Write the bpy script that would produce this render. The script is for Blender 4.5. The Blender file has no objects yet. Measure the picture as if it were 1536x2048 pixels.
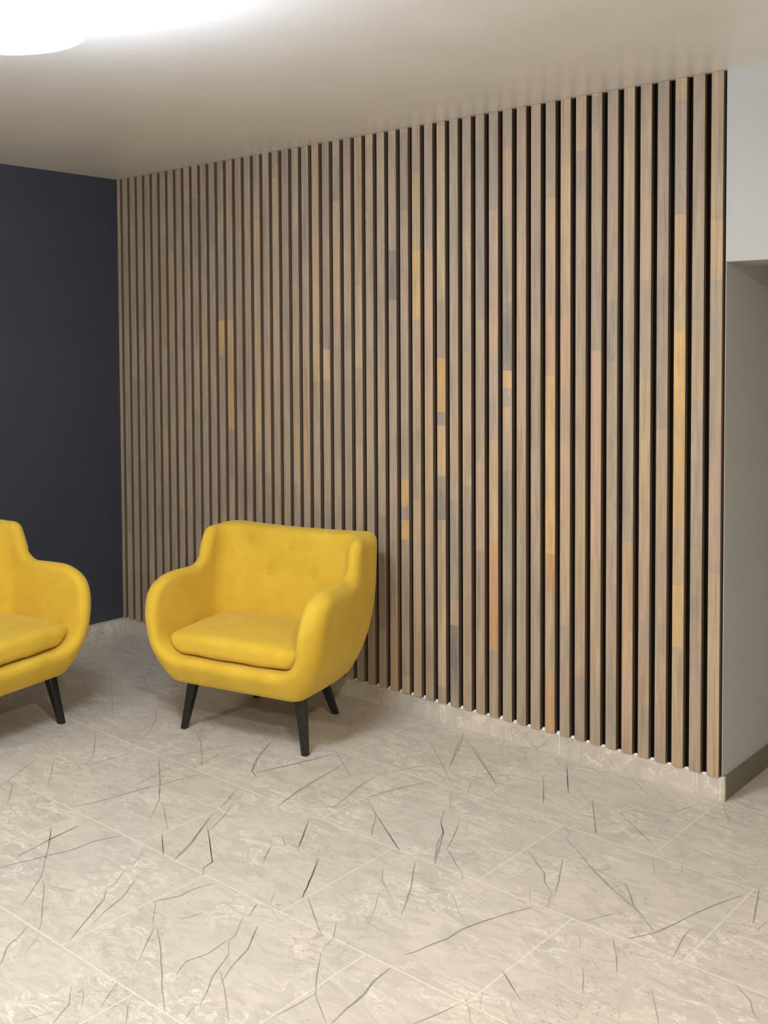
import bpy, bmesh, math, random
import numpy as np
from mathutils import Matrix, Vector

random.seed(7)
S = bpy.context.scene
COL = S.collection

# ------------------------------------------------------------------ camera
F_PX, PPX, PPY = 2120.617, 745.000, 782.274
CAM_POS = (5.08042, -3.64785, 1.63395)
CAM_R = (0.755302, 0.655356, -0.005246)
CAM_U = (-0.022509, 0.033941, 0.999170)
CAM_F = (-0.654990, 0.754557, -0.040387)
cam_data = bpy.data.cameras.new('camera')
cam = bpy.data.objects.new('camera', cam_data)
COL.objects.link(cam)
cam_data.sensor_fit = 'HORIZONTAL'
cam_data.sensor_width = 36.0
cam_data.lens = F_PX / 1536 * 36.0
cam_data.shift_x = (768 - PPX) / 1536
cam_data.shift_y = (PPY - 1024) / 1536
cam_data.clip_start = 0.05
rr, uu, ff = Vector(CAM_R), Vector(CAM_U), Vector(CAM_F)
m = Matrix((rr, uu, -ff)).transposed().to_4x4()
m.translation = Vector(CAM_POS)
cam.matrix_world = m
S.camera = cam

# ------------------------------------------------------------------ view, world, lights
S.view_settings.view_transform = 'Standard'
S.view_settings.look = 'None'
S.view_settings.gamma = 1.0
S.view_settings.use_curve_mapping = False
S.view_settings.exposure = 0.2

w = bpy.data.worlds.new('room_world')
S.world = w
w.use_nodes = True
w.node_tree.nodes['Background'].inputs[0].default_value = (0.85, 0.88, 1.0, 1)
w.node_tree.nodes['Background'].inputs[1].default_value = 0.02

def disk_lamp(name, loc, power, color, size):
    l = bpy.data.lights.new(name, 'AREA')
    l.shape = 'DISK'
    l.size = size
    l.energy = power
    l.color = color
    o = bpy.data.objects.new(name, l)
    o.location = loc
    COL.objects.link(o)
    return o

H = 2.6            # ceiling height
LAMP_EMIT = 82.0   # opal diffuser of the lamp in view
disk_lamp('unseen_ceiling_light', (5.1, -2.9, 2.52), 72, (1.0, 0.90, 0.76), 0.16)
disk_lamp('unseen_ceiling_light', (2.0, -4.9, 2.50), 68, (1.0, 0.95, 0.88), 0.6)  # added out of view so floor and walls bounce more light upward

# ------------------------------------------------------------------ helpers
def lin(c):
    return tuple(((v / 255) / 12.92 if v / 255 <= 0.04045 else ((v / 255 + 0.055) / 1.055) ** 2.4) for v in c)

def new_mat(name):
    mt = bpy.data.materials.new(name)
    mt.use_nodes = True
    nt = mt.node_tree
    b = nt.nodes['Principled BSDF']
    return mt, nt, b

def nd(nt, typ, **kw):
    n = nt.nodes.new(typ)
    for k, v in kw.items():
        setattr(n, k, v)
    return n

def noise(nt, vec, scale, detail=3, rough=0.5, dist=0.0):
    n = nd(nt, 'ShaderNodeTexNoise')
    n.inputs['Scale'].default_value = scale
    n.inputs['Detail'].default_value = detail
    n.inputs['Roughness'].default_value = rough
    n.inputs['Distortion'].default_value = dist
    nt.links.new(vec, n.inputs['Vector'])
    return n.outputs['Fac']

def ramp(nt, fac, stops):
    r_ = nd(nt, 'ShaderNodeValToRGB')
    while len(r_.color_ramp.elements) < len(stops):
        r_.color_ramp.elements.new(0.5)
    for e, (pos, c) in zip(r_.color_ramp.elements, stops):
        e.position = pos
        e.color = (c[0], c[1], c[2], 1) if not isinstance(c, (int, float)) else (c, c, c, 1)
    nt.links.new(fac, r_.inputs[0])
    return r_.outputs[0]

def mixc(nt, fac, a, b, mode='MIX'):
    mx = nd(nt, 'ShaderNodeMix', data_type='RGBA', blend_type=mode)
    for sock, v in ((mx.inputs[0], fac), (mx.inputs[6], a), (mx.inputs[7], b)):
        if isinstance(v, (int, float)):
            sock.default_value = v
        elif isinstance(v, tuple):
            sock.default_value = (v[0], v[1], v[2], 1)
        else:
            nt.links.new(v, sock)
    return mx.outputs[2]

def mapped(nt, scale=(1, 1, 1), kind='Position'):
    if kind == 'Position':
        g = nd(nt, 'ShaderNodeNewGeometry').outputs['Position']
    else:
        g = nd(nt, 'ShaderNodeTexCoord').outputs['Object']
    mp = nd(nt, 'ShaderNodeMapping')
    mp.inputs['Scale'].default_value = scale
    nt.links.new(g, mp.inputs['Vector'])
    return mp.outputs[0]

def bump(nt, b, height, strength, dist):
    bp = nd(nt, 'ShaderNodeBump')
    bp.inputs['Strength'].default_value = strength
    bp.inputs['Distance'].default_value = dist
    nt.links.new(height, bp.inputs['Height'])
    nt.links.new(bp.outputs[0], b.inputs['Normal'])

def obj(name, mesh, mats, parent=None, loc=(0, 0, 0), smooth=False):
    if isinstance(mesh, bmesh.types.BMesh):
        me = bpy.data.meshes.new(name)
        mesh.to_mesh(me)
        mesh.free()
    else:
        me = mesh
    for mt in (mats if isinstance(mats, (list, tuple)) else [mats]):
        me.materials.append(mt)
    if smooth:
        me.polygons.foreach_set('use_smooth', [True] * len(me.polygons))
    o = bpy.data.objects.new(name, me)
    COL.objects.link(o)
    o.location = loc
    if parent:
        o.parent = parent
    return o

def add_box(bm, lo, hi, mat=0, bevel=0.0):
    t = bmesh.new()
    bmesh.ops.create_cube(t, size=1.0)
    for v in t.verts:
        v.co = Vector([lo[i] + (v.co[i] + 0.5) * (hi[i] - lo[i]) for i in range(3)])
    if bevel:
        bmesh.ops.bevel(t, geom=t.edges[:], offset=bevel, segments=2, affect='EDGES', profile=0.5)
    for f in t.faces:
        f.material_index = mat
    me = bpy.data.meshes.new('tmp')
    t.to_mesh(me)
    t.free()
    bm.from_mesh(me)
    bpy.data.meshes.remove(me)

def structure(name, lo, hi, mt, bevel=0.0):
    bm = bmesh.new()
    add_box(bm, lo, hi, 0, bevel)
    o = obj(name, bm, mt)
    o['kind'] = 'structure'
    return o

def empty(name, loc, label, cat, group=None, rz=0):
    o = bpy.data.objects.new(name, None)
    o.empty_display_size = 0.1
    COL.objects.link(o)
    o.location = loc
    o.rotation_euler = (0, 0, rz)
    o['label'] = label
    o['category'] = cat
    if group:
        o['group'] = group
    return o

# ------------------------------------------------------------------ materials
def plain(name, rgb, rough=0.6, spec=0.5, bumpy=0.0, nscale=60):
    mt, nt, b = new_mat(name)
    v = mapped(nt)
    n = noise(nt, v, nscale, 4)
    c = lin(rgb)
    col = ramp(nt, n, [(0.3, tuple(x * 0.965 for x in c)), (0.7, tuple(min(1, x * 1.03) for x in c))])
    nt.links.new(col, b.inputs['Base Color'])
    b.inputs['Roughness'].default_value = rough
    b.inputs['Specular IOR Level'].default_value = spec
    if bumpy:
        bump(nt, b, n, bumpy, 0.002)
    return mt

M_CEIL = plain('satin_ceiling', (242, 239, 234), 0.34, 0.6, 0, 3)
M_NAVY = plain('charcoal_blue_paint', (45, 50, 64), 0.5, 1.0, 0.15, 140)
M_GREY = plain('light_grey_paint', (190, 188, 183), 0.7, 0.3, 0.15, 140)
M_RETURN = plain('mid_grey_paint', (192, 194, 192), 0.7, 0.3, 0.15, 140)
M_CREAM = plain('cream_paint', (240, 235, 226), 0.8, 0.2)
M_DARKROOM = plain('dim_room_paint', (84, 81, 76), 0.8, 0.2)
M_BLACK = plain('black_backing_felt', (17, 13, 11), 0.95, 0.1)
M_LEG = plain('black_lacquered_wood', (20, 20, 20), 0.38, 0.5)
M_SIDE = plain('gap_shade_slat_edge', (112, 94, 76), 0.8, 0.2)  # slat sides coloured darker than the faces to deepen the shade in the gaps
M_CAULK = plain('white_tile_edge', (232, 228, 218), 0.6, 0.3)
M_DARKTILE = plain('dark_skirting', (120, 117, 102), 0.5, 0.4)
M_JOINT = plain('shadow_gap_sealant', (150, 144, 134), 0.8, 0.2)
M_LINING = plain('black_underlining', (16, 16, 16), 0.95, 0.1)
M_WHITE = plain('white_lamp_metal', (235, 235, 235), 0.4, 0.5)

def tile_mat(name, base_hi, base_lo):
    mt, nt, b = new_mat(name)
    v = mapped(nt, (1, 1, 1))
    big = noise(nt, v, 2.2, 5, 0.6, 0.6)
    v2 = mapped(nt, (1.0, 2.2, 1))
    mid = noise(nt, v2, 9, 6, 0.62, 1.2)
    fine = noise(nt, v, 55, 5, 0.6, 0.5)
    base = ramp(nt, mid, [(0.32, lin(base_lo)), (0.55, lin(base_hi)), (0.75, tuple(min(1, x * 1.06) for x in lin(base_hi)))])
    base = mixc(nt, ramp(nt, big, [(0.35, 0.30), (0.65, 0.0)]), base, lin((178, 172, 164)))
    # fine squiggly veining: thin contour lines of a distorted noise
    def contour(scale, level, width, dist, amt, colr, gate_scale, g0, g1):
        nonlocal base
        n = noise(nt, v2, scale, 3, 0.55, dist)
        a = nd(nt, 'ShaderNodeMath', operation='SUBTRACT'); nt.links.new(n, a.inputs[0]); a.inputs[1].default_value = level
        c = nd(nt, 'ShaderNodeMath', operation='ABSOLUTE'); nt.links.new(a.outputs[0], c.inputs[0])
        ln = ramp(nt, c.outputs[0], [(0.0, amt), (width, 0.0)])
        g = ramp(nt, noise(nt, v, gate_scale, 3), [(g0, 0.0), (g1, 1.0)])
        mm = nd(nt, 'ShaderNodeMath', operation='MULTIPLY'); nt.links.new(ln, mm.inputs[0]); nt.links.new(g, mm.inputs[1])
        base = mixc(nt, mm.outputs[0], base, lin(colr))
    contour(7, 0.5, 0.014, 1.8, 0.7, (140, 132, 120), 3.1, 0.45, 0.6)
    contour(13, 0.47, 0.018, 1.2, 0.6, (150, 142, 130), 4.3, 0.46, 0.6)
    contour(9, 0.56, 0.024, 1.5, 0.7, (248, 241, 224), 3.7, 0.45, 0.62)
    base = mixc(nt, ramp(nt, fine, [(0.52, 0.0), (0.8, 0.25)]), base, lin((170, 162, 150)))
    nt.links.new(base, b.inputs['Base Color'])
    b.inputs['Roughness'].default_value = 0.42
    b.inputs['Specular IOR Level'].default_value = 0.35
    bump(nt, b, fine, 0.08, 0.001)
    return mt

M_TILE = tile_mat('marbled_porcelain_tile', (208, 199, 183), (190, 182, 167))
M_GROUT = plain('pale_grout', (224, 215, 198), 0.8, 0.2)
M_VEIN, nt, b = new_mat('grey_tile_vein')
vv = mapped(nt)
nt.links.new(ramp(nt, noise(nt, vv, 14, 4, 0.7), [(0.35, lin((134, 128, 116))), (0.6, lin((158, 151, 138))), (0.72, lin((184, 177, 163)))]), b.inputs['Base Color'])
b.inputs['Roughness'].default_value = 0.45

# yellow upholstery
M_YEL, nt, b = new_mat('yellow_woven_fabric')
v = mapped(nt, kind='Object')
n1 = noise(nt, v, 9, 5, 0.6, 0.4)
n2 = noise(nt, v, 420, 2, 0.5)
c1 = ramp(nt, n1, [(0.3, lin((208, 170, 52))), (0.7, lin((222, 185, 64)))])
c1 = mixc(nt, ramp(nt, n2, [(0.35, 0.0), (0.7, 0.22)]), c1, lin((190, 154, 40)))
nt.links.new(c1, b.inputs['Base Color'])
b.inputs['Roughness'].default_value = 0.9
b.inputs['Specular IOR Level'].default_value = 0.15
b.inputs['Sheen Weight'].default_value = 0.25
b.inputs['Sheen Roughness'].default_value = 0.5
b.inputs['Sheen Tint'].default_value = (1.0, 0.9, 0.5, 1)
bump(nt, b, n2, 0.25, 0.001)

# slat wood: a tint per finger-jointed stave (mesh attribute) times grain
M_WOOD, nt, b = new_mat('smoke_stained_wood')
at = nd(nt, 'ShaderNodeAttribute', attribute_name='stave_tint')
v = mapped(nt, (70, 70, 2.2))
v.node.inputs['Rotation'].default_value = (0.0, 0.006, 0)
g1 = noise(nt, v, 1.0, 5, 0.6, 0.9)
g2 = noise(nt, mapped(nt, (260, 260, 6)), 1.0, 3, 0.6, 0.2)
g3 = noise(nt, mapped(nt, (9, 9, 2.4)), 1.0, 3, 0.6, 1.0)
g0 = noise(nt, mapped(nt, (14, 14, 3.4)), 1.0, 4, 0.6, 1.5)
tint = mixc(nt, ramp(nt, g0, [(0.40, 0.0), (0.68, 0.55)]), at.outputs['Color'], lin((180, 162, 139)))
col = mixc(nt, 1.0, tint, ramp(nt, g1, [(0.25, (0.74, 0.72, 0.70)), (0.5, (1.0, 1.0, 1.0)), (0.75, (1.16, 1.12, 1.04))]), 'MULTIPLY')
col = mixc(nt, 1.0, col, ramp(nt, g2, [(0.3, 0.86), (0.7, 1.1)]), 'MULTIPLY')
col = mixc(nt, 1.0, col, ramp(nt, g3, [(0.25, (0.86, 0.88, 0.92)), (0.55, (1.0, 1.0, 1.0)), (0.8, (1.12, 1.07, 0.98))]), 'MULTIPLY')
fg = noise(nt, mapped(nt, (26, 26, 3.2)), 1.0, 2, 0.5, 2.2)
wv = nd(nt, 'ShaderNodeMath', operation='SINE'); mlt = nd(nt, 'ShaderNodeMath', operation='MULTIPLY')
nt.links.new(fg, mlt.inputs[0]); mlt.inputs[1].default_value = 60.0
nt.links.new(mlt.outputs[0], wv.inputs[0])
st = ramp(nt, wv.outputs[0], [(0.55, 0.0), (0.95, 0.5)])
gate = ramp(nt, noise(nt, mapped(nt, (11, 11, 1.1)), 1.0, 2), [(0.55, 0.0), (0.68, 1.0)])
mu = nd(nt, 'ShaderNodeMath', operation='MULTIPLY'); nt.links.new(st, mu.inputs[0]); nt.links.new(gate, mu.inputs[1])
col = mixc(nt, mu.outputs[0], col, lin((205, 182, 148)))
nt.links.new(col, b.inputs['Base Color'])
b.inputs['Roughness'].default_value = 0.62
b.inputs['Specular IOR Level'].default_value = 0.3
bump(nt, b, g2, 0.15, 0.001)

# ------------------------------------------------------------------ room shell
W = 3.573          # right end of the slat wall
XR, YF, YB = 8.2, -7.0, 2.6
JX, JL = 2.563, 0.664           # floor tile joints
ROWS = [0.0, -0.537, -1.035, -1.552] + [-1.552 - 0.512 * k for k in range(1, 11)]

VEINS = [[3,1.965,-1.612,1.98,-1.725,2.004,-1.863],[3,1.906,-1.68,2.026,-1.767,2.182,-1.889,2.288,-2.02],[4,2.138,-1.562,2.102,-1.646,2.102,-1.719,2.075,-1.804,2.046,-1.891,2.033,-1.944],[3,2.203,-1.899,2.236,-1.912,2.412,-2.031,2.448,-2.06],[3,2.466,-2.067,2.519,-2.145],[4,2.407,-2.072,2.438,-2.12,2.447,-2.152,2.463,-2.171,2.496,-2.197,2.514,-2.218],[4,2.284,-1.579,2.315,-1.623,2.347,-1.677],[5,2.348,-1.705,2.394,-1.765,2.397,-1.796],[3.5,2.396,-1.803,2.445,-1.841,2.496,-1.93,2.53,-1.99,2.559,-2.034],[2.5,2.255,-1.565,2.234,-1.59,2.241,-1.639],[2.5,2.404,-1.686,2.438,-1.74,2.476,-1.795,2.504,-1.88,2.535,-1.939],[2,2.481,-1.899,2.549,-1.951],[3,2.297,-1.34,2.367,-1.446,2.41,-1.549],[3,2.303,-1.326,2.382,-1.385,2.511,-1.479,2.522,-1.521,2.559,-1.554],[3,2.242,-1.471,2.362,-1.557],[3,2.627,-1.566,2.607,-1.61,2.6,-1.657,2.604,-1.68,2.566,-1.753],[3,2.573,-1.752,2.67,-1.836],[3,2.681,-1.838,2.779,-1.961],[4,2.694,-1.839,2.785,-1.897,2.963,-2.028,3.009,-2.058],[4,2.729,-1.699,2.718,-1.735,2.703,-1.769],[3.5,2.837,-1.646,2.889,-1.719,2.891,-1.746],[3,2.894,-1.748,2.945,-1.793,2.974,-1.852,2.986,-1.883,3.029,-1.939,3.057,-1.985],[3,3.05,-1.996,3.077,-2.053],[2.5,2.889,-1.748,2.901,-1.831,2.883,-1.888,2.912,-1.945],[3,2.903,-1.649,2.966,-1.743,2.994,-1.824,3.026,-1.888],[3,2.982,-1.856,3.054,-1.903,3.168,-1.988],[3,2.811,-1.568,2.845,-1.626],[3,2.821,-2.063,2.878,-2.156],[3,2.742,-2.15,2.807,-2.198,2.844,-2.265],[3,2.77,-2.136,2.805,-2.154,2.846,-2.188],[3,2.74,-2.102,2.759,-2.131],[2.5,2.81,-2.227,2.787,-2.282,2.77,-2.328],[3,2.921,-2.101,2.979,-2.15],[3,2.134,-1.611,2.172,-1.651],[3,2.232,-1.745,2.207,-1.822],[2.5,2.245,-1.904,2.308,-1.885,2.341,-1.87],[3,2.582,-1.287,2.634,-1.374],[3,2.561,-1.216,2.613,-1.256],[3,2.585,-1.129,2.653,-1.235],[3.5,2.752,-1.244,2.839,-1.372,2.89,-1.456],[3.5,2.896,-1.438,3.064,-1.558],[3,2.776,-1.412,2.839,-1.46],[3,2.801,-1.479,2.85,-1.558],[3,3.055,-1.484,3.109,-1.555,3.117,-1.603],[3,2.809,-1.563,2.843,-1.622],[3,2.904,-1.648,2.952,-1.722],[3,3.129,-1.626,3.206,-1.725,3.246,-1.768,3.347,-1.835],[3.5,3.246,-1.763,3.242,-1.818,3.234,-1.888],[4.5,3.319,-1.56,3.323,-1.635,3.342,-1.691,3.347,-1.76,3.358,-1.826],[3,2.732,-0.953,2.78,-1.014],[3,2.765,-0.934,2.921,-1.039],[4,2.912,-0.801,2.952,-0.844,2.986,-0.921,3.054,-1.025],[3,2.957,-0.763,3.018,-0.894,3.033,-0.936],[3,2.993,-0.907,3.043,-0.936,3.184,-1.044],[3,2.961,-1.169,3.001,-1.22,3.089,-1.28],[3,3.047,-1.29,3.071,-1.322,3.113,-1.399],[4,3.011,-1.069,3.101,-1.204,3.174,-1.335],[3,3.214,-1.148,3.316,-1.238],[4,3.412,-1.107,3.379,-1.196,3.352,-1.284,3.349,-1.344,3.334,-1.396,3.322,-1.456,3.307,-1.486],[3.5,3.546,-1.572,3.531,-1.63,3.509,-1.697],[4,3.548,-1.538,3.584,-1.571,3.613,-1.608],[3,3.565,-1.487,3.597,-1.547],[3,3.553,-1.379,3.626,-1.434],[2.5,3.178,-1.479,3.224,-1.456],[3,3.232,-1.707,3.246,-1.763],[3,3.225,-0.661,3.264,-0.717],[3.5,3.229,-0.762,3.358,-0.861,3.387,-0.907,3.447,-0.956],[3.5,3.355,-0.747,3.415,-0.868,3.451,-0.953],[4,3.443,-0.966,3.478,-1.033],[3.5,3.363,-0.954,3.417,-1.034],[3,3.236,-0.535,3.279,-0.574,3.29,-0.615,3.361,-0.665],[4,3.361,-0.665,3.462,-0.744,3.554,-0.805,3.63,-0.846,3.678,-0.881],[4,3.577,-0.752,3.661,-0.858,3.772,-0.95],[4,3.729,-1.026,3.772,-0.95,3.784,-0.911,3.803,-0.83],[3,3.803,-0.83,3.828,-0.735,3.851,-0.665,3.878,-0.59],[3.5,3.839,-0.87,3.841,-0.919,3.863,-1.027],[4,3.903,-0.529,3.961,-0.725],[3,3.99,-0.689,3.982,-0.754],[3.5,3.313,-0.461,3.347,-0.516],[3,3.569,-0.55,3.628,-0.657],[3,3.614,-0.45,3.66,-0.511],[3,3.657,-0.527,3.691,-0.592],[3,3.593,-1.032,3.606,-0.991,3.641,-0.931],[3.5,3.613,-1.091,3.655,-1.156],[4,3.698,-1.052,3.744,-1.123,3.78,-1.186],[4,3.704,-1.23,3.733,-1.275,3.762,-1.333],[3,3.697,-1.174,3.744,-1.214],[3,3.553,-1.379,3.658,-1.454],[3,3.637,-1.453,3.648,-1.485,3.705,-1.53],[3.5,3.886,-1.203,3.926,-1.261,3.958,-1.313],[3,3.848,-1.31,3.881,-1.362],[3,3.971,-1.13,4.016,-1.167],[3.5,4.034,-1.038,4.093,-1.082,4.112,-1.12,4.138,-1.147],[2.5,3.922,-1.172,3.951,-1.213],[2.5,3.726,-1.386,3.751,-1.411,3.796,-1.426],[2.5,3.339,-1.061,3.421,-1.043],[3,3.397,-1.147,3.442,-1.047],[2,3.564,-1.098,3.609,-1.151],[2,3.441,-1.046,3.479,-1.037],[3,3.56,-1.209,3.581,-1.175],[2.5,3.174,-0.713,3.214,-0.767],[3,3.456,-0.408,3.522,-0.466],[3,1.892,-0.622,1.995,-0.801,2.077,-0.91,2.126,-0.933],[3,2.097,-0.906,2.143,-0.76,2.2,-0.557],[3,2.2,-0.557,2.393,-0.695],[3.5,2.291,-0.607,2.323,-0.805,2.349,-0.943,2.373,-1.051],[2.5,2.465,-0.62,2.488,-0.753,2.539,-0.955],[2.5,2.393,-0.695,2.427,-0.613,2.552,-0.612],[3,2.276,-0.14,2.462,-0.263,2.714,-0.487,2.746,-0.51],[3,2.459,-0.05,2.553,-0.215,2.621,-0.37],[3,2.522,-0.107,2.699,-0.262,2.873,-0.402],[3,2.779,-0.444,2.82,-0.521],[3,2.648,-0.556,2.6,-0.682,2.572,-0.802],[3.5,2.586,-0.813,2.68,-0.88,2.916,-1.035],[3,2.681,-0.879,2.781,-1.014],[3.5,2.776,-0.558,2.849,-0.67],[4,2.849,-0.704,2.9,-0.79,2.955,-0.847,3.064,-1.038],[3,2.92,-0.709,2.972,-0.791],[3,2.753,-0.565,2.748,-0.634],[3,2.729,-0.738,2.703,-0.817],[2.5,2.002,0.104,2.165,0.075],[2.5,2.473,0.091,2.581,-0.011],[2.5,2.5,0.147,2.611,0.046,2.654,-0.041],[2.5,2.705,0.125,2.836,-0.006],[3,2.988,-0.1,3.102,-0.282],[3,3.033,-0.34,3.085,-0.425],[2.5,2.772,-0.06,2.82,-0.132],[3,2.552,-1.085,2.652,-1.231],[2.5,1.961,-0.204,2.057,-0.324,2.135,-0.449],[2.5,2.562,-0.406,2.519,-0.496,2.495,-0.556],[3.5,3.206,-0.289,3.345,-0.514],[3,2.969,-0.065,3.112,-0.298],[3,2.963,-0.228,3.08,-0.419],[3,3.214,-0.016,3.344,-0.125],[3,3.415,-0.18,3.459,-0.23],[3,3.586,-0.035,3.669,-0.168],[2.5,3.465,-0.226,3.512,-0.076],[2.5,2.779,-0.059,2.817,-0.125],[3,2.78,-0.446,2.822,-0.52],[3,3.33,-0.318,3.434,-0.398,3.519,-0.455],[2.5,2.744,0.074,2.843,-0.005],[2.5,2.593,-0.157,2.884,-0.42],[3,2.491,-0.124,2.632,-0.377],[3,0.631,-0.535,1.144,-0.892],[3,1.251,-1.052,1.463,-1.208,1.524,-1.283],[3,1.216,-0.706,1.315,-0.782,1.425,-0.906,1.481,-0.985],[2.5,1.364,-0.859,1.425,-0.986],[3,1.523,-0.742,1.698,-0.847,1.889,-1.001],[3,1.561,-0.71,1.655,-0.822],[2.5,1.517,-1.302,1.553,-1.161,1.558,-1.084],[2.5,1.708,-1.043,1.774,-0.873,1.827,-0.739],[3,1.835,-0.836,1.859,-0.944,1.874,-1.041],[3.5,1.691,-1.058,1.892,-1.208,2.009,-1.302,2.119,-1.431],[2.5,1.8,-1.063,1.805,-1.139,1.836,-1.279],[3,1.905,-0.658,1.989,-0.806,2.069,-0.903,2.125,-0.934],[2.5,2.069,-0.903,2.11,-0.972],[3,1.819,-1.542,1.852,-1.446,1.877,-1.319,1.911,-1.192,1.934,-1.07,2.007,-1.059],[3,2.049,-1.314,2.225,-1.435],[2.5,2.065,-1.312,2.142,-1.28,2.202,-1.263],[5,2.155,-1.059,2.233,-1.203],[3,2.238,-1.154,2.283,-1.227,2.337,-1.34],[3.5,2.249,-1.256,2.354,-1.435,2.409,-1.549],[3,2.326,-1.339,2.472,-1.45,2.517,-1.484,2.521,-1.526,2.562,-1.56],[3,2.229,-1.462,2.359,-1.555],[3,2.313,-0.801,2.344,-0.959,2.37,-1.042],[3,2.095,-0.894,2.143,-0.76,2.18,-0.645],[3,1.328,-1.393,1.412,-1.537,1.464,-1.619],[3.5,1.467,-1.567,1.635,-1.688],[2.5,1.095,-1.201,1.158,-1.303],[2.5,1.37,-1.329,1.586,-1.491],[3,1.909,-1.683,2.029,-1.769],[3,1.966,-1.614,1.985,-1.758],[3,2.541,-1.073,2.652,-1.231],[3,2.576,-1.285,2.631,-1.369],[3,2.551,-1.209,2.613,-1.254],[4,2.766,-1.255,2.888,-1.454],[3,2.032,-1.151,2.037,-1.243]]

def build_floor():
    bm = bmesh.new()
    def quad(pts, z, mi):
        f = bm.faces.new([bm.verts.new((x, y, z)) for x, y in pts])
        f.normal_update()
        if f.normal.z < 0:
            f.normal_flip()
        f.material_index = mi
    add_box(bm, (-0.3, YF - 0.2, -0.1), (XR + 0.2, YB + 0.2, 0.0), 0)
    def strip(a, b, wd, z=0.0004, mi=1):
        a, b = Vector(a), Vector(b)
        d = (b - a).normalized()
        n = Vector((-d.y, d.x)) * wd / 2
        quad([a - n, b - n, b + n, a + n], z, mi)
    rows = [(y, y) for y in ROWS] + [(y, y) for y in (0.51, 1.02, 1.53, 2.04)]
    for y, _ in rows:
        x0 = W + 0.02 if y > 0.1 else 0.0
        strip((x0, y - (0.004 if y == 0 else 0)), (XR, y - (0.004 if y == 0 else 0)), 0.0045)
    strip((0.004, -0.004), (0.004, YF), 0.0045)
    for i in range(len(ROWS) - 1):
        off = JL / 2 if i % 2 == 0 else 0.0
        k0 = math.floor((0 - JX) / JL) - 1
        for k in range(k0, 12):
            x = JX + off + k * JL
            if 0.02 < x < XR:
                strip((x, ROWS[i] - 0.002), (x, ROWS[i + 1] + 0.002), 0.004)
    ups = [0, 0.51, 1.02, 1.53, 2.04, 2.55]
    for i in range(5):
        off = 0.0 if i % 2 == 0 else JL / 2
        for k in range(0, 10):
            x = JX + off + k * JL
            if W + 0.05 < x < XR:
                strip((x, ups[i]), (x, ups[i + 1]), 0.004)
    # darker hairline veins of the tile print, following the photograph
    rnd = random.Random(3)
    def vein(wd, pts, z):
        P = [Vector(pts[i:i + 2]) for i in range(0, len(pts), 2)]
        Q = []
        for a, b_ in zip(P[:-1], P[1:]):
            n = max(1, int((b_ - a).length / 0.03))
            for k in range(n):
                Q.append(a.lerp(b_, k / n))
        Q.append(P[-1])
        Q = [q + Vector((rnd.uniform(-1, 1), rnd.uniform(-1, 1))) * 0.0012 for q in Q]
        L, R_ = [], []
        n = len(Q)
        for i, q in enumerate(Q):
            d = (Q[min(i + 1, n - 1)] - Q[max(i - 1, 0)]).normalized()
            t = i / max(1, n - 1)
            wdt = wd * (0.25 + 0.75 * math.sin(math.pi * min(max(t, 0.04), 0.96)) ** 0.6) * rnd.uniform(0.75, 1.15) / 2
            nn = Vector((-d.y, d.x)) * wdt
            L.append(bm.verts.new((q.x + nn.x, q.y + nn.y, z)))
            R_.append(bm.verts.new((q.x - nn.x, q.y - nn.y, z)))
        for i in range(n - 1):
            f = bm.faces.new((L[i], R_[i], R_[i + 1], L[i + 1]))
            f.material_index = 2
            f.normal_update()
            if f.normal.z < 0:
                f.normal_flip()
    for vn in VEINS:
        span = math.dist(vn[1:3], vn[-2:])
        vein(vn[0] * 0.0011 * min(1.0, max(0.5, span / 0.2)), vn[1:], 0.0008)
    o = obj('floor', bm, [M_TILE, M_GROUT, M_VEIN])
    o['kind'] = 'structure'
build_floor()

structure('ceiling', (-0.2, YF - 0.2, H), (XR + 0.2, YB + 0.2, H + 0.1), M_CEIL)
structure('wall_left', (-0.2, YF, 0), (0.0, 0.25, H), M_NAVY)
structure('wall_back', (-0.2, 0.045, 0), (W - 0.12, 0.25, H), M_GREY)
bm = bmesh.new()
add_box(bm, (W - 0.12, 0.045, 0), (W - 0.007, YB, H))
add_box(bm, (W - 0.0088, 0.0005, 0), (W - 0.007, 0.045, H))
o = obj('wall_return', bm, M_RETURN); o['kind'] = 'structure'
structure('wall_header', (W - 0.007, 0.0, 1.932), (XR, 0.25, H), M_GREY)
structure('wall_right', (XR, YF, 0), (XR + 0.2, YB, H), M_CREAM)
structure('wall_front', (-0.2, YF - 0.2, 0), (XR + 0.2, YF, H), M_CREAM)
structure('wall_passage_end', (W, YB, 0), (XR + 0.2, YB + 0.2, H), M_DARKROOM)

# tile skirting: face, pale cut top edge
def skirting(name, lo, hi, mats, joints=()):
    bm = bmesh.new()
    add_box(bm, lo, (hi[0], hi[1], hi[2] - 0.003), 0, 0.001)
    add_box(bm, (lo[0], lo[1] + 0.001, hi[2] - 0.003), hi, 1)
    for x in joints:
        add_box(bm, (x - 0.0015, lo[1] - 0.0004, 0.0), (x + 0.0015, lo[1] + 0.001, hi[2] - 0.002), 1)
    o = obj(name, bm, mats)
    o['kind'] = 'structure'
    return o
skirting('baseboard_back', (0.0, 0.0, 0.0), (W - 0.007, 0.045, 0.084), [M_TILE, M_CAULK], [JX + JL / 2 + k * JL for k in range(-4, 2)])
bm = bmesh.new()
add_box(bm, (0.0, YF, 0), (0.010, -0.002, 0.084), 0, 0.001)
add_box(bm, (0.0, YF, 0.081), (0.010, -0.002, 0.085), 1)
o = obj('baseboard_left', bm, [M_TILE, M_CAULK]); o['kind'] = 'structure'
bm = bmesh.new()
add_box(bm, (W - 0.007, 0.012, 0), (W + 0.003, YB, 0.084), 0, 0.001)
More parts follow.
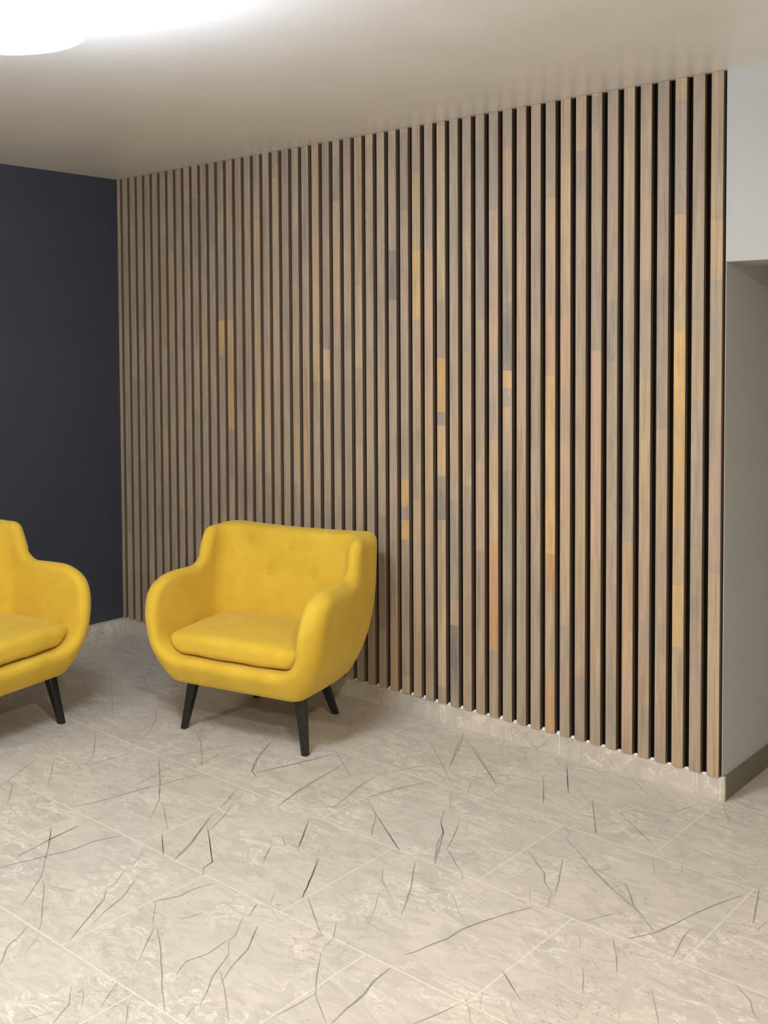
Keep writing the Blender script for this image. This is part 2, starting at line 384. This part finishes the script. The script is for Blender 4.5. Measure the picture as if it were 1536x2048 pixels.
add_box(bm, (W - 0.007, -0.001, 0), (W + 0.003, 0.012, 0.090), 1, 0.0015)
o = obj('baseboard_right', bm, [M_DARKTILE, M_TILE]); o['kind'] = 'structure'

# ------------------------------------------------------------------ slat wall
TINT = {'t1': (160, 139, 117), 't2': (152, 135, 111), 'g': (140, 126, 112), 'g1': (146, 131, 114), 'g2': (143, 125, 115), 'g3': (124, 118, 112),
        'g4': (104, 101, 99), 'h1': (178, 150, 114), 'h2': (194, 160, 110), 'h3': (214, 168, 92), 'o1': (180, 144, 114),
        'o2': (196, 148, 108), 'o3': (204, 144, 88)}
SEGS = {0:[(2.60,2.08,'h1'),(2.08,1.87,'h2'),(1.87,1.51,'t2'),(1.51,0.82,'t1'),(0.82,0.08,'h1')],1:[(1.44,0.90,'g2'),(2.60,2.12,'t1'),(2.12,1.73,'t2'),(1.73,1.39,'h1'),(0.92,0.53,'g1'),(0.53,0.08,'g1')],2:[(2.52,2.11,'g'),(2.36,2.11,'h2'),(2.11,1.69,'h2'),(1.69,1.48,'h3'),(1.48,0.98,'h3'),(0.98,0.76,'h2'),(0.76,0.54,'h3'),(0.53,0.08,'h1')],3:[(2.60,1.81,'g2'),(1.81,1.33,'g2'),(1.33,0.96,'h1'),(0.96,0.08,'t2')],4:[(2.60,2.18,'t1'),(2.18,1.88,'h1'),(1.88,1.51,'t1'),(1.51,1.06,'h1'),(1.06,0.64,'o1'),(0.64,0.08,'t1')],5:[(2.60,2.03,'h1'),(2.03,1.51,'t1'),(1.51,0.90,'g1'),(0.90,0.40,'o2'),(0.40,0.08,'o1')],6:[(2.60,2.15,'t1'),(2.15,1.81,'g1'),(1.81,1.58,'g3'),(1.58,0.95,'g1'),(0.95,0.37,'g1'),(0.37,0.08,'g3')],7:[(2.59,2.01,'t1'),(2.01,1.62,'g1'),(1.62,0.81,'o1'),(0.81,0.36,'h1'),(0.36,0.08,'t1')],8:[(2.60,2.39,'h1'),(2.39,1.89,'g1'),(1.89,1.27,'t1'),(1.27,0.68,'h1'),(0.68,0.34,'o1'),(0.34,0.08,'g2')],9:[(2.60,2.34,'h1'),(2.34,1.90,'h2'),(1.90,1.47,'o2'),(1.47,1.27,'o1'),(1.27,0.93,'o1'),(0.93,0.53,'h1'),(0.53,0.09,'t1')],10:[(2.59,2.22,'t1'),(2.22,1.82,'o1'),(1.82,1.52,'o2'),(1.52,0.81,'h3'),(0.81,0.66,'o3'),(0.66,0.32,'h1'),(0.32,0.08,'o3')],11:[(2.60,2.22,'t1'),(2.22,2.06,'g2'),(2.06,1.74,'g1'),(1.74,1.22,'t2'),(1.22,0.10,'t2')],12:[(2.60,2.07,'t1'),(2.07,1.58,'o1'),(1.58,1.30,'h1'),(1.30,0.89,'o1'),(0.89,0.10,'g1')],13:[(2.60,2.44,'g1'),(2.44,2.17,'o1'),(2.17,1.83,'t2'),(1.82,1.54,'g4'),(1.54,1.48,'h3'),(1.47,1.39,'g3'),(1.39,1.32,'h2'),(1.32,1.13,'t1'),(1.13,0.11,'g1')],14:[(2.60,2.20,'g1'),(2.20,1.62,'o1'),(1.62,1.25,'t1'),(1.25,0.83,'h2'),(0.83,0.37,'o3'),(0.37,0.11,'t2')],15:[(2.60,2.49,'t1'),(2.49,1.75,'g3'),(1.75,1.16,'t2'),(1.15,0.78,'o1'),(0.78,0.12,'t2')],16:[(2.60,2.13,'t2'),(2.13,1.62,'t1'),(1.62,1.05,'h1'),(1.05,0.82,'g2'),(0.82,0.13,'t1')],17:[(2.60,2.05,'g1'),(2.05,1.35,'t1'),(1.35,0.98,'h1'),(0.98,0.55,'g3'),(0.55,0.44,'h1'),(0.44,0.11,'g4')],18:[(2.58,1.84,'h1'),(1.84,1.60,'t1'),(1.59,1.36,'h3'),(1.36,1.30,'g3'),(1.30,1.08,'h2'),(1.08,0.90,'g4'),(0.89,0.16,'h1')],19:[(2.58,2.06,'g2'),(2.06,1.28,'o1'),(1.28,0.99,'h2'),(0.99,0.77,'o1'),(0.77,0.15,'g1')],20:[(2.58,2.39,'t1'),(2.39,2.06,'h2'),(2.06,1.76,'h3'),(1.76,1.27,'h1'),(0.96,0.08,'h1')],21:[(2.58,2.24,'g2'),(2.24,1.76,'t1'),(1.76,1.45,'t1'),(1.45,1.05,'t2'),(1.05,0.93,'h3'),(0.93,0.87,'g2'),(0.87,0.78,'h3'),(0.78,0.17,'g1')],22:[(2.58,2.07,'g1'),(2.07,1.85,'g4'),(1.85,1.40,'g1')],24:[(2.55,2.08,'g1')],27:[(2.53,2.32,'g3'),(2.32,1.98,'o1')],28:[(1.74,1.65,'g3'),(1.63,1.49,'h2'),(1.49,0.91,'t1')],29:[(1.65,1.48,'h2')],35:[(2.28,1.78,'h1'),(1.78,1.12,'h2')],38:[(1.78,1.63,'h2'),(1.63,1.22,'h3')],39:[(1.78,1.60,'h3')],40:[(2.60,2.41,'g2')],45:[(2.17,2.00,'h2')]}
PITCH, X0 = 0.06785333, 1.49774837 + 30 * 0.06785333
SW = 0.0445
slats = empty('slat_wall_panelling', (W / 2, 0.0, 0.086), 'wall-wide panelling of upright smoke-stained wooden slats over black backing', 'wall panelling')
bmb = bmesh.new()
add_box(bmb, (0.0, 0.013, 0.086), (W - 0.011, 0.045, H), 0)
obj('backing_board', bmb, M_BLACK, slats, (-W / 2, 0, -0.086))

def slat(i):
    xc = X0 - PITCH * i
    rnd = random.Random(100 + i)
    wl, wr = xc - SW / 2, xc + SW / 2
    wl = max(wl, 0.001)
    cuts, tags = [], []
    known = sorted(SEGS.get(i, []), key=lambda s: s[1])
    z = 0.087
    pal = ['t1'] * 5 + ['t2'] * 5 + ['g1'] * 5 + ['g2'] * 2 + ['h1'] * 3 + ['o1'] * 2
    if i > 30:
        pal = ['t1'] * 4 + ['t2'] * 6 + ['g1'] * 6 + ['g2'] * 3 + ['h1'] * 2
    for hi_, lo_, tg in known:
        while lo_ - z > 0.06:
            nz = min(lo_, z + rnd.uniform(0.25, 0.6))
            if lo_ - nz < 0.1:
                nz = lo_
            cuts.append((z, nz, rnd.choice(pal)))
            z = nz
        if hi_ > z + 0.01:
            cuts.append((z, min(hi_, H - 0.001), tg))
            z = min(hi_, H - 0.001)
    while z < H - 0.002:
        nz = min(H - 0.001, z + rnd.uniform(0.25, 0.6))
        if H - nz < 0.12:
            nz = H - 0.001
        cuts.append((z, nz, rnd.choice(pal)))
        z = nz
    zs = [cuts[0][0]] + [c[1] for c in cuts]
    y0, y1, bv = -0.008, 0.013, 0.0014
    prof = [(wl, y1), (wl, y0 + bv), (wl + bv, y0), (wr - bv, y0), (wr, y0 + bv), (wr, y1)]
    cx = (wl + wr) / 2
    verts = [(x - cx, y, z_ - 0.086) for z_ in zs for x, y in prof]
    faces, cols, mids = [], [], []
    n = len(prof)
    for k, (za, zb, tg) in enumerate(cuts):
        mean = (183, 164, 140)
        kf = 0.6 if tg in ('h3', 'o3', 'g4') else 0.5
        c = lin([mean[q] + kf * (TINT[tg][q] - mean[q]) for q in range(3)])
        j = [rnd.uniform(0.95, 1.05) for _ in range(3)]
        bb = rnd.uniform(0.93, 1.07)
        c = [c[q] * (0.5 + 0.5 * j[q]) * bb for q in range(3)]
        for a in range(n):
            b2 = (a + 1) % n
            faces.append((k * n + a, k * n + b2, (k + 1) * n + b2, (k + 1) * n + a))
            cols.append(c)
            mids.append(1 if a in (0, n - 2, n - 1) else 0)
    faces.append(tuple(range(n)))
    faces.append(tuple(reversed(range(len(cuts) * n, len(cuts) * n + n))))
    cols += [cols[0], cols[-1]]
    mids += [1, 1]
    me = bpy.data.meshes.new('slat')
    me.from_pydata(verts, [], faces)
    me.polygons.foreach_set('material_index', mids)
    ca = me.color_attributes.new('stave_tint', 'FLOAT_COLOR', 'CORNER')
    for p_, c in zip(me.polygons, cols):
        for li in p_.loop_indices:
            ca.data[li].color = (c[0], c[1], c[2], 1)
    bmx = bmesh.new(); bmx.from_mesh(me)
    bmesh.ops.recalc_face_normals(bmx, faces=bmx.faces[:])
    bmx.to_mesh(me); bmx.free()
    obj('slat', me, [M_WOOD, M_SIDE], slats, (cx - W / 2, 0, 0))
for i in range(53):
    slat(i)

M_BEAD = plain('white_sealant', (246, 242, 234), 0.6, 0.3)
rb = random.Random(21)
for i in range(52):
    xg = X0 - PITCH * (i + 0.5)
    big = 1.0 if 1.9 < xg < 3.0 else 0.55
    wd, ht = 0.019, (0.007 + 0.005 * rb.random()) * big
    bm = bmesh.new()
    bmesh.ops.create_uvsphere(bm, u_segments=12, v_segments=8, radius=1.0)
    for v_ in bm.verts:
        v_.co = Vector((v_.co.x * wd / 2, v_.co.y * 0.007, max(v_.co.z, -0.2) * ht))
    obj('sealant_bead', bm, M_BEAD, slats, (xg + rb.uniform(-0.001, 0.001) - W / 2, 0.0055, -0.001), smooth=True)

# ------------------------------------------------------------------ armchairs (signed distance field -> surface net)
def rmax(a, b, r):
    return np.minimum(-r, np.maximum(a, b)) + np.sqrt(np.maximum(a + r, 0) ** 2 + np.maximum(b + r, 0) ** 2)
def rmin(a, b, r):
    return -rmax(-a, -b, r)
def lerp_tab(z, zs, vs):
    return np.interp(z, zs, vs)
def smooth_tab(z, zs, vs, wd=0.03):
    return sum(np.interp(z + d, zs, vs) for d in (-wd, -wd / 2, 0, wd / 2, wd)) / 5
def rbox2(x, y, hx, hy, r):
    qx, qy = np.abs(x) - hx + r, np.abs(y) - hy + r
    return np.minimum(np.maximum(qx, qy), 0) + np.sqrt(np.maximum(qx, 0) ** 2 + np.maximum(qy, 0) ** 2) - r

BUTTONS = [(-0.235, 0.745), (0.0, 0.742), (-0.117, 0.625), (0.117, 0.625)]
def back_face(z):       # y of the inner face of the backrest
    return 0.135 + (z - 0.43) * 0.13

def body_sdf(x, y, z):
    zs = [0.20, 0.24, 0.30, 0.35, 0.42, 0.50, 0.60, 0.66, 0.82, 0.95]
    hw = smooth_tab(z, zs, [0.31, 0.342, 0.374, 0.398, 0.415, 0.426, 0.430, 0.428, 0.420, 0.415])
    yf = smooth_tab(z, [.20, .24, .30, .35, .42, .50, .56, .60, .64, .68, .82, .95], [-.275, -.297, -.328, -.347, -.362, -.364, -.352, -.332, -.295, -.250, -.22, -.22], 0.02)
    hw = hw + 0.020 * np.clip(-y / 0.3, 0, 1) * np.clip((z - 0.22) / 0.15, 0, 1)
    hw = hw - 0.014 * np.clip(y / 0.15, 0, 1)
    yb = smooth_tab(z, zs, [0.120, 0.150, 0.190, 0.215, 0.245, 0.265, 0.278, 0.285, 0.305, 0.315])
    rc = smooth_tab(z, zs, [0.055, 0.06, 0.08, 0.10, 0.11, 0.11, 0.10, 0.10, 0.09, 0.09])
    d = rbox2(x, y - (yf + yb) / 2, hw, (yb - yf) / 2, rc)
    arm_top = z - (0.672 - 0.006 * np.clip((-y - 0.1) / 0.25, 0, 1))
    yline = 0.005 + (z - 0.66) * 0.34
    back = rmax(z - (0.834 - 0.010 * (1 - (x / 0.4) ** 2)), yline - y, 0.04)
    top = rmin(arm_top, back, 0.045)
    solid = rmax(d, top, np.where(z > 0.71, 0.045, 0.062))
    solid = rmax(solid, 0.218 + 0.02 * np.clip((y + 0.1) / 0.3, 0, 1) - z, 0.024)
    # seat well between the arms, open to the front above the rail
    wi = smooth_tab(z, [0.3, 0.36, 0.45, 0.55, 0.66, 0.80, 0.95], [0.325, 0.335, 0.345, 0.355, 0.360, 0.350, 0.355])
    zc, hz = (0.340 + 1.2) / 2, (1.2 - 0.340) / 2
    prof = rbox2(x * 0.340 / wi, z - zc, 0.340, hz, 0.095)
    cav = rmax(prof, y - back_face(z), 0.085)
    s = rmax(solid, -cav, 0.042)
    for bx, bz in BUTTONS:
        r2 = (x - bx) ** 2 + (z - bz) ** 2
        s = s + 0.011 * np.exp(-r2 / (2 * 0.020 ** 2)) * (np.abs(y - back_face(z)) < 0.06)
    return s

def cushion_sdf(x, y, z):
    crown = 0.020 * np.clip(1 - (x / 0.33) ** 2, 0, 1) * np.clip(1 - ((y + 0.10) / 0.30) ** 2, 0, 1)
    zt = 0.438 + crown - 0.012 * np.clip((-y - 0.1) / 0.22, 0, 1)
    prof = rbox2(x, z - (0.344 + 0.53) / 2, 0.333, (0.53 - 0.344) / 2, 0.085)
    d = rmax(prof, z - zt, 0.035)
    bow = 0.020 * (1 - (x / 0.3) ** 2)
    d = rmax(d, (-0.292 - bow * 0.6) - y, 0.034)
    d = rmax(d, y - 0.128, 0.03)
    return d + 0.0014 * np.sin(31 * x + 9 * y) * np.sin(23 * y + 5)

def surface_net(f, lo, hi, h):
    ax = [np.arange(lo[i], hi[i] + h, h) for i in range(3)]
    X, Y, Z = np.meshgrid(*ax, indexing='ij')
    D = f(X, Y, Z)
    nx, ny, nz = D.shape
    ins = D < 0
    acc = np.zeros((nx - 1, ny - 1, nz - 1, 3)); cnt = np.zeros((nx - 1, ny - 1, nz - 1))
    c = [(i, j, k) for i in (0, 1) for j in (0, 1) for k in (0, 1)]
    def sub(A, o):
        return A[o[0]:o[0] + nx - 1, o[1]:o[1] + ny - 1, o[2]:o[2] + nz - 1]
    for a in c:
        for axi in range(3):
            if a[axi]:
                continue
            b_ = list(a); b_[axi] = 1
            da, db = sub(D, a), sub(D, b_)
            cr = sub(ins, a) != sub(ins, b_)
            t = np.where(cr, da / np.where(cr, da - db, 1), 0)
            for q in range(3):
                v_ = a[q] + (t if q == axi else 0)
                acc[..., q] += np.where(cr, v_, 0)
            cnt += cr
    act = cnt > 0
    idx = -np.ones(act.shape, int)
    idx[act] = np.arange(act.sum())
    I = np.argwhere(act)
    V = (I + acc[act] / cnt[act][:, None]) * h + np.array(lo)
    quads = []
    for axi in range(3):
        o1, o2 = [(1, 2), (2, 0), (0, 1)][axi]
        sl0 = [slice(None)] * 3; sl1 = [slice(None)] * 3
        sl0[axi] = slice(0, -1); sl1[axi] = slice(1, None)
        A, B = ins[tuple(sl0)], ins[tuple(sl1)]
        E = np.argwhere(A != B)
        E = E[(E[:, o1] > 0) & (E[:, o2] > 0) & (E[:, o1] < D.shape[o1] - 1) & (E[:, o2] < D.shape[o2] - 1)]
        s_ = A[tuple(E.T)]
        e1 = np.zeros(3, int); e1[o1] = 1
        e2 = np.zeros(3, int); e2[o2] = 1
        q = np.stack([idx[tuple((E - e1 - e2).T)], idx[tuple((E - e2).T)], idx[tuple(E.T)], idx[tuple((E - e1).T)]], 1)
        q[~s_] = q[~s_][:, ::-1]
        quads.append(q)
    Q = np.concatenate(quads)
    return V, Q

def net_mesh(name, f, lo, hi, h, relax=2):
    V, Q = surface_net(f, lo, hi, h)
    # light Laplacian relaxation for an even cloth surface
    for _ in range(relax):
        acc = np.zeros_like(V); n = np.zeros(len(V))
        for a, b_ in ((0, 1), (1, 2), (2, 3), (3, 0)):
            np.add.at(acc, Q[:, a], V[Q[:, b_]]); np.add.at(n, Q[:, a], 1)
            np.add.at(acc, Q[:, b_], V[Q[:, a]]); np.add.at(n, Q[:, b_], 1)
        V = V * 0.5 + 0.5 * acc / n[:, None]
    me = bpy.data.meshes.new(name)
    me.from_pydata(V.tolist(), [], Q.tolist())
    me.update()
    return me

def leg_mesh(top, foot, wt=0.046, wb=0.027):
    bm = bmesh.new()
    rings = []
    for k in range(5):
        t = k / 4
        c = Vector(top).lerp(Vector(foot), t)
        wd = (wt + (wb - wt) * t) / 2
        ch = wd * 0.28
        pts = [(-wd + ch, -wd), (wd - ch, -wd), (wd, -wd + ch), (wd, wd - ch), (wd - ch, wd), (-wd + ch, wd), (-wd, wd - ch), (-wd, -wd + ch)]
        rings.append([bm.verts.new((c.x + a, c.y + b_, c.z)) for a, b_ in pts])
    for r0, r1 in zip(rings[:-1], rings[1:]):
        for a in range(8):
            bm.faces.new((r0[a], r1[a], r1[(a + 1) % 8], r0[(a + 1) % 8]))
    bm.faces.new(rings[0]); bm.faces.new(list(reversed(rings[-1])))
    bmesh.ops.recalc_face_normals(bm, faces=bm.faces[:])
    return bm

def make_armchair(loc, rz, label):
    t = empty('armchair', loc, label, 'armchair', 'yellow armchairs by the walls', rz)
    obj('upholstered_shell', net_mesh('shell', body_sdf, (-0.45, -0.40, 0.20), (0.45, 0.36, 0.87), 0.0085), M_YEL, t, smooth=True)
    obj('seat_cushion', net_mesh('cushion', cushion_sdf, (-0.34, -0.40, 0.32), (0.34, 0.17, 0.50), 0.008), M_YEL, t, smooth=True)
    for top, foot in (((-0.262, -0.185, 0.24), (-0.300, -0.218, 0.0)), ((0.285, -0.205, 0.24), (0.326, -0.236, 0.0)),
                      ((-0.215, 0.085, 0.25), (-0.258, 0.268, 0.0)), ((0.180, 0.105, 0.25), (0.185, 0.243, 0.0))):
        obj('leg', leg_mesh(top, foot), M_LEG, t)
    bm = bmesh.new()
    add_box(bm, (-0.24, -0.20, 0.212), (0.24, 0.06, 0.225), 0, 0.003)
    obj('underside_lining', bm, M_LINING, t)
    for bx, bz in BUTTONS:
        bm = bmesh.new()
        bmesh.ops.create_uvsphere(bm, u_segments=20, v_segments=10, radius=1.0)
        for v_ in bm.verts:
            v_.co = Vector((v_.co.x * 0.0095, v_.co.y * 0.004, v_.co.z * 0.0095))
        obj('button', bm, M_YEL, t, (bx, back_face(bz) + 0.008, bz), smooth=True)
    return t

def copy_tree(o, loc, rz, label):
    r_ = o.copy(); COL.objects.link(r_)
    r_.location = loc; r_.rotation_euler = (0, 0, rz); r_['label'] = label
    for ch in list(o.children):
        c = ch.copy(); COL.objects.link(c); c.parent = r_
    return r_

chair_near_slats = make_armchair((1.747, -0.497, 0), math.radians(12.5), 'yellow armchair standing free in front of the wooden slat wall, seen whole')
edge_chair = copy_tree(chair_near_slats, (0.866, -1.462, 0), math.radians(101), 'yellow armchair with its back to the dark wall, cut off by the left picture edge')

edge_chair.scale = (1.035, 1.035, 1.035)

# ------------------------------------------------------------------ ceiling lamp in view
LX, LY, LR = 2.69, -2.32, 0.26
lamp = empty('ceiling_lamp', (LX, LY, H), 'glowing white flush ceiling lamp at the upper left', 'lamp')
def lathe(profile, seg=96, e=2.0):
    bm = bmesh.new()
    rings = []
    for r_, z in profile:
        ring = []
        for k in range(seg):
            a = 2 * math.pi * k / seg
            ring.append(bm.verts.new((r_ * math.cos(a), r_ * math.sin(a), z)))
        rings.append(ring)
    for r0, r1 in zip(rings[:-1], rings[1:]):
        for k in range(seg):
            bm.faces.new((r0[k], r0[(k + 1) % seg], r1[(k + 1) % seg], r1[k]))
    bm.faces.new(rings[0]); bm.faces.new(rings[-1])
    bmesh.ops.recalc_face_normals(bm, faces=bm.faces[:])
    return bm
obj('lamp_base', lathe([(LR - 0.05, 0.0), (LR - 0.05, -0.022), (LR - 0.04, -0.026)]), M_WHITE, lamp, smooth=False)
M_GLOW, nt, b = new_mat('opal_diffuser')
b.inputs['Base Color'].default_value = (0.9, 0.9, 0.9, 1)
b.inputs['Emission Color'].default_value = (0.73, 0.83, 1.0, 1)
b.inputs['Emission Strength'].default_value = LAMP_EMIT
obj('diffuser', lathe([(LR - 0.02, -0.0262), (LR, -0.045), (LR, -0.175), (LR - 0.008, -0.186)]), M_GLOW, lamp, smooth=True)
M_GLOW2, nt, b = new_mat('opal_bottom_panel')
b.inputs['Base Color'].default_value = (0.9, 0.9, 0.9, 1)
b.inputs['Emission Color'].default_value = (0.72, 0.83, 1.0, 1)
b.inputs['Emission Strength'].default_value = LAMP_EMIT * 0.38
obj('bottom_panel', lathe([(LR - 0.009, -0.1862), (LR - 0.014, -0.192), (LR - 0.04, -0.198), (0.12, -0.202)]), M_GLOW2, lamp, smooth=True)
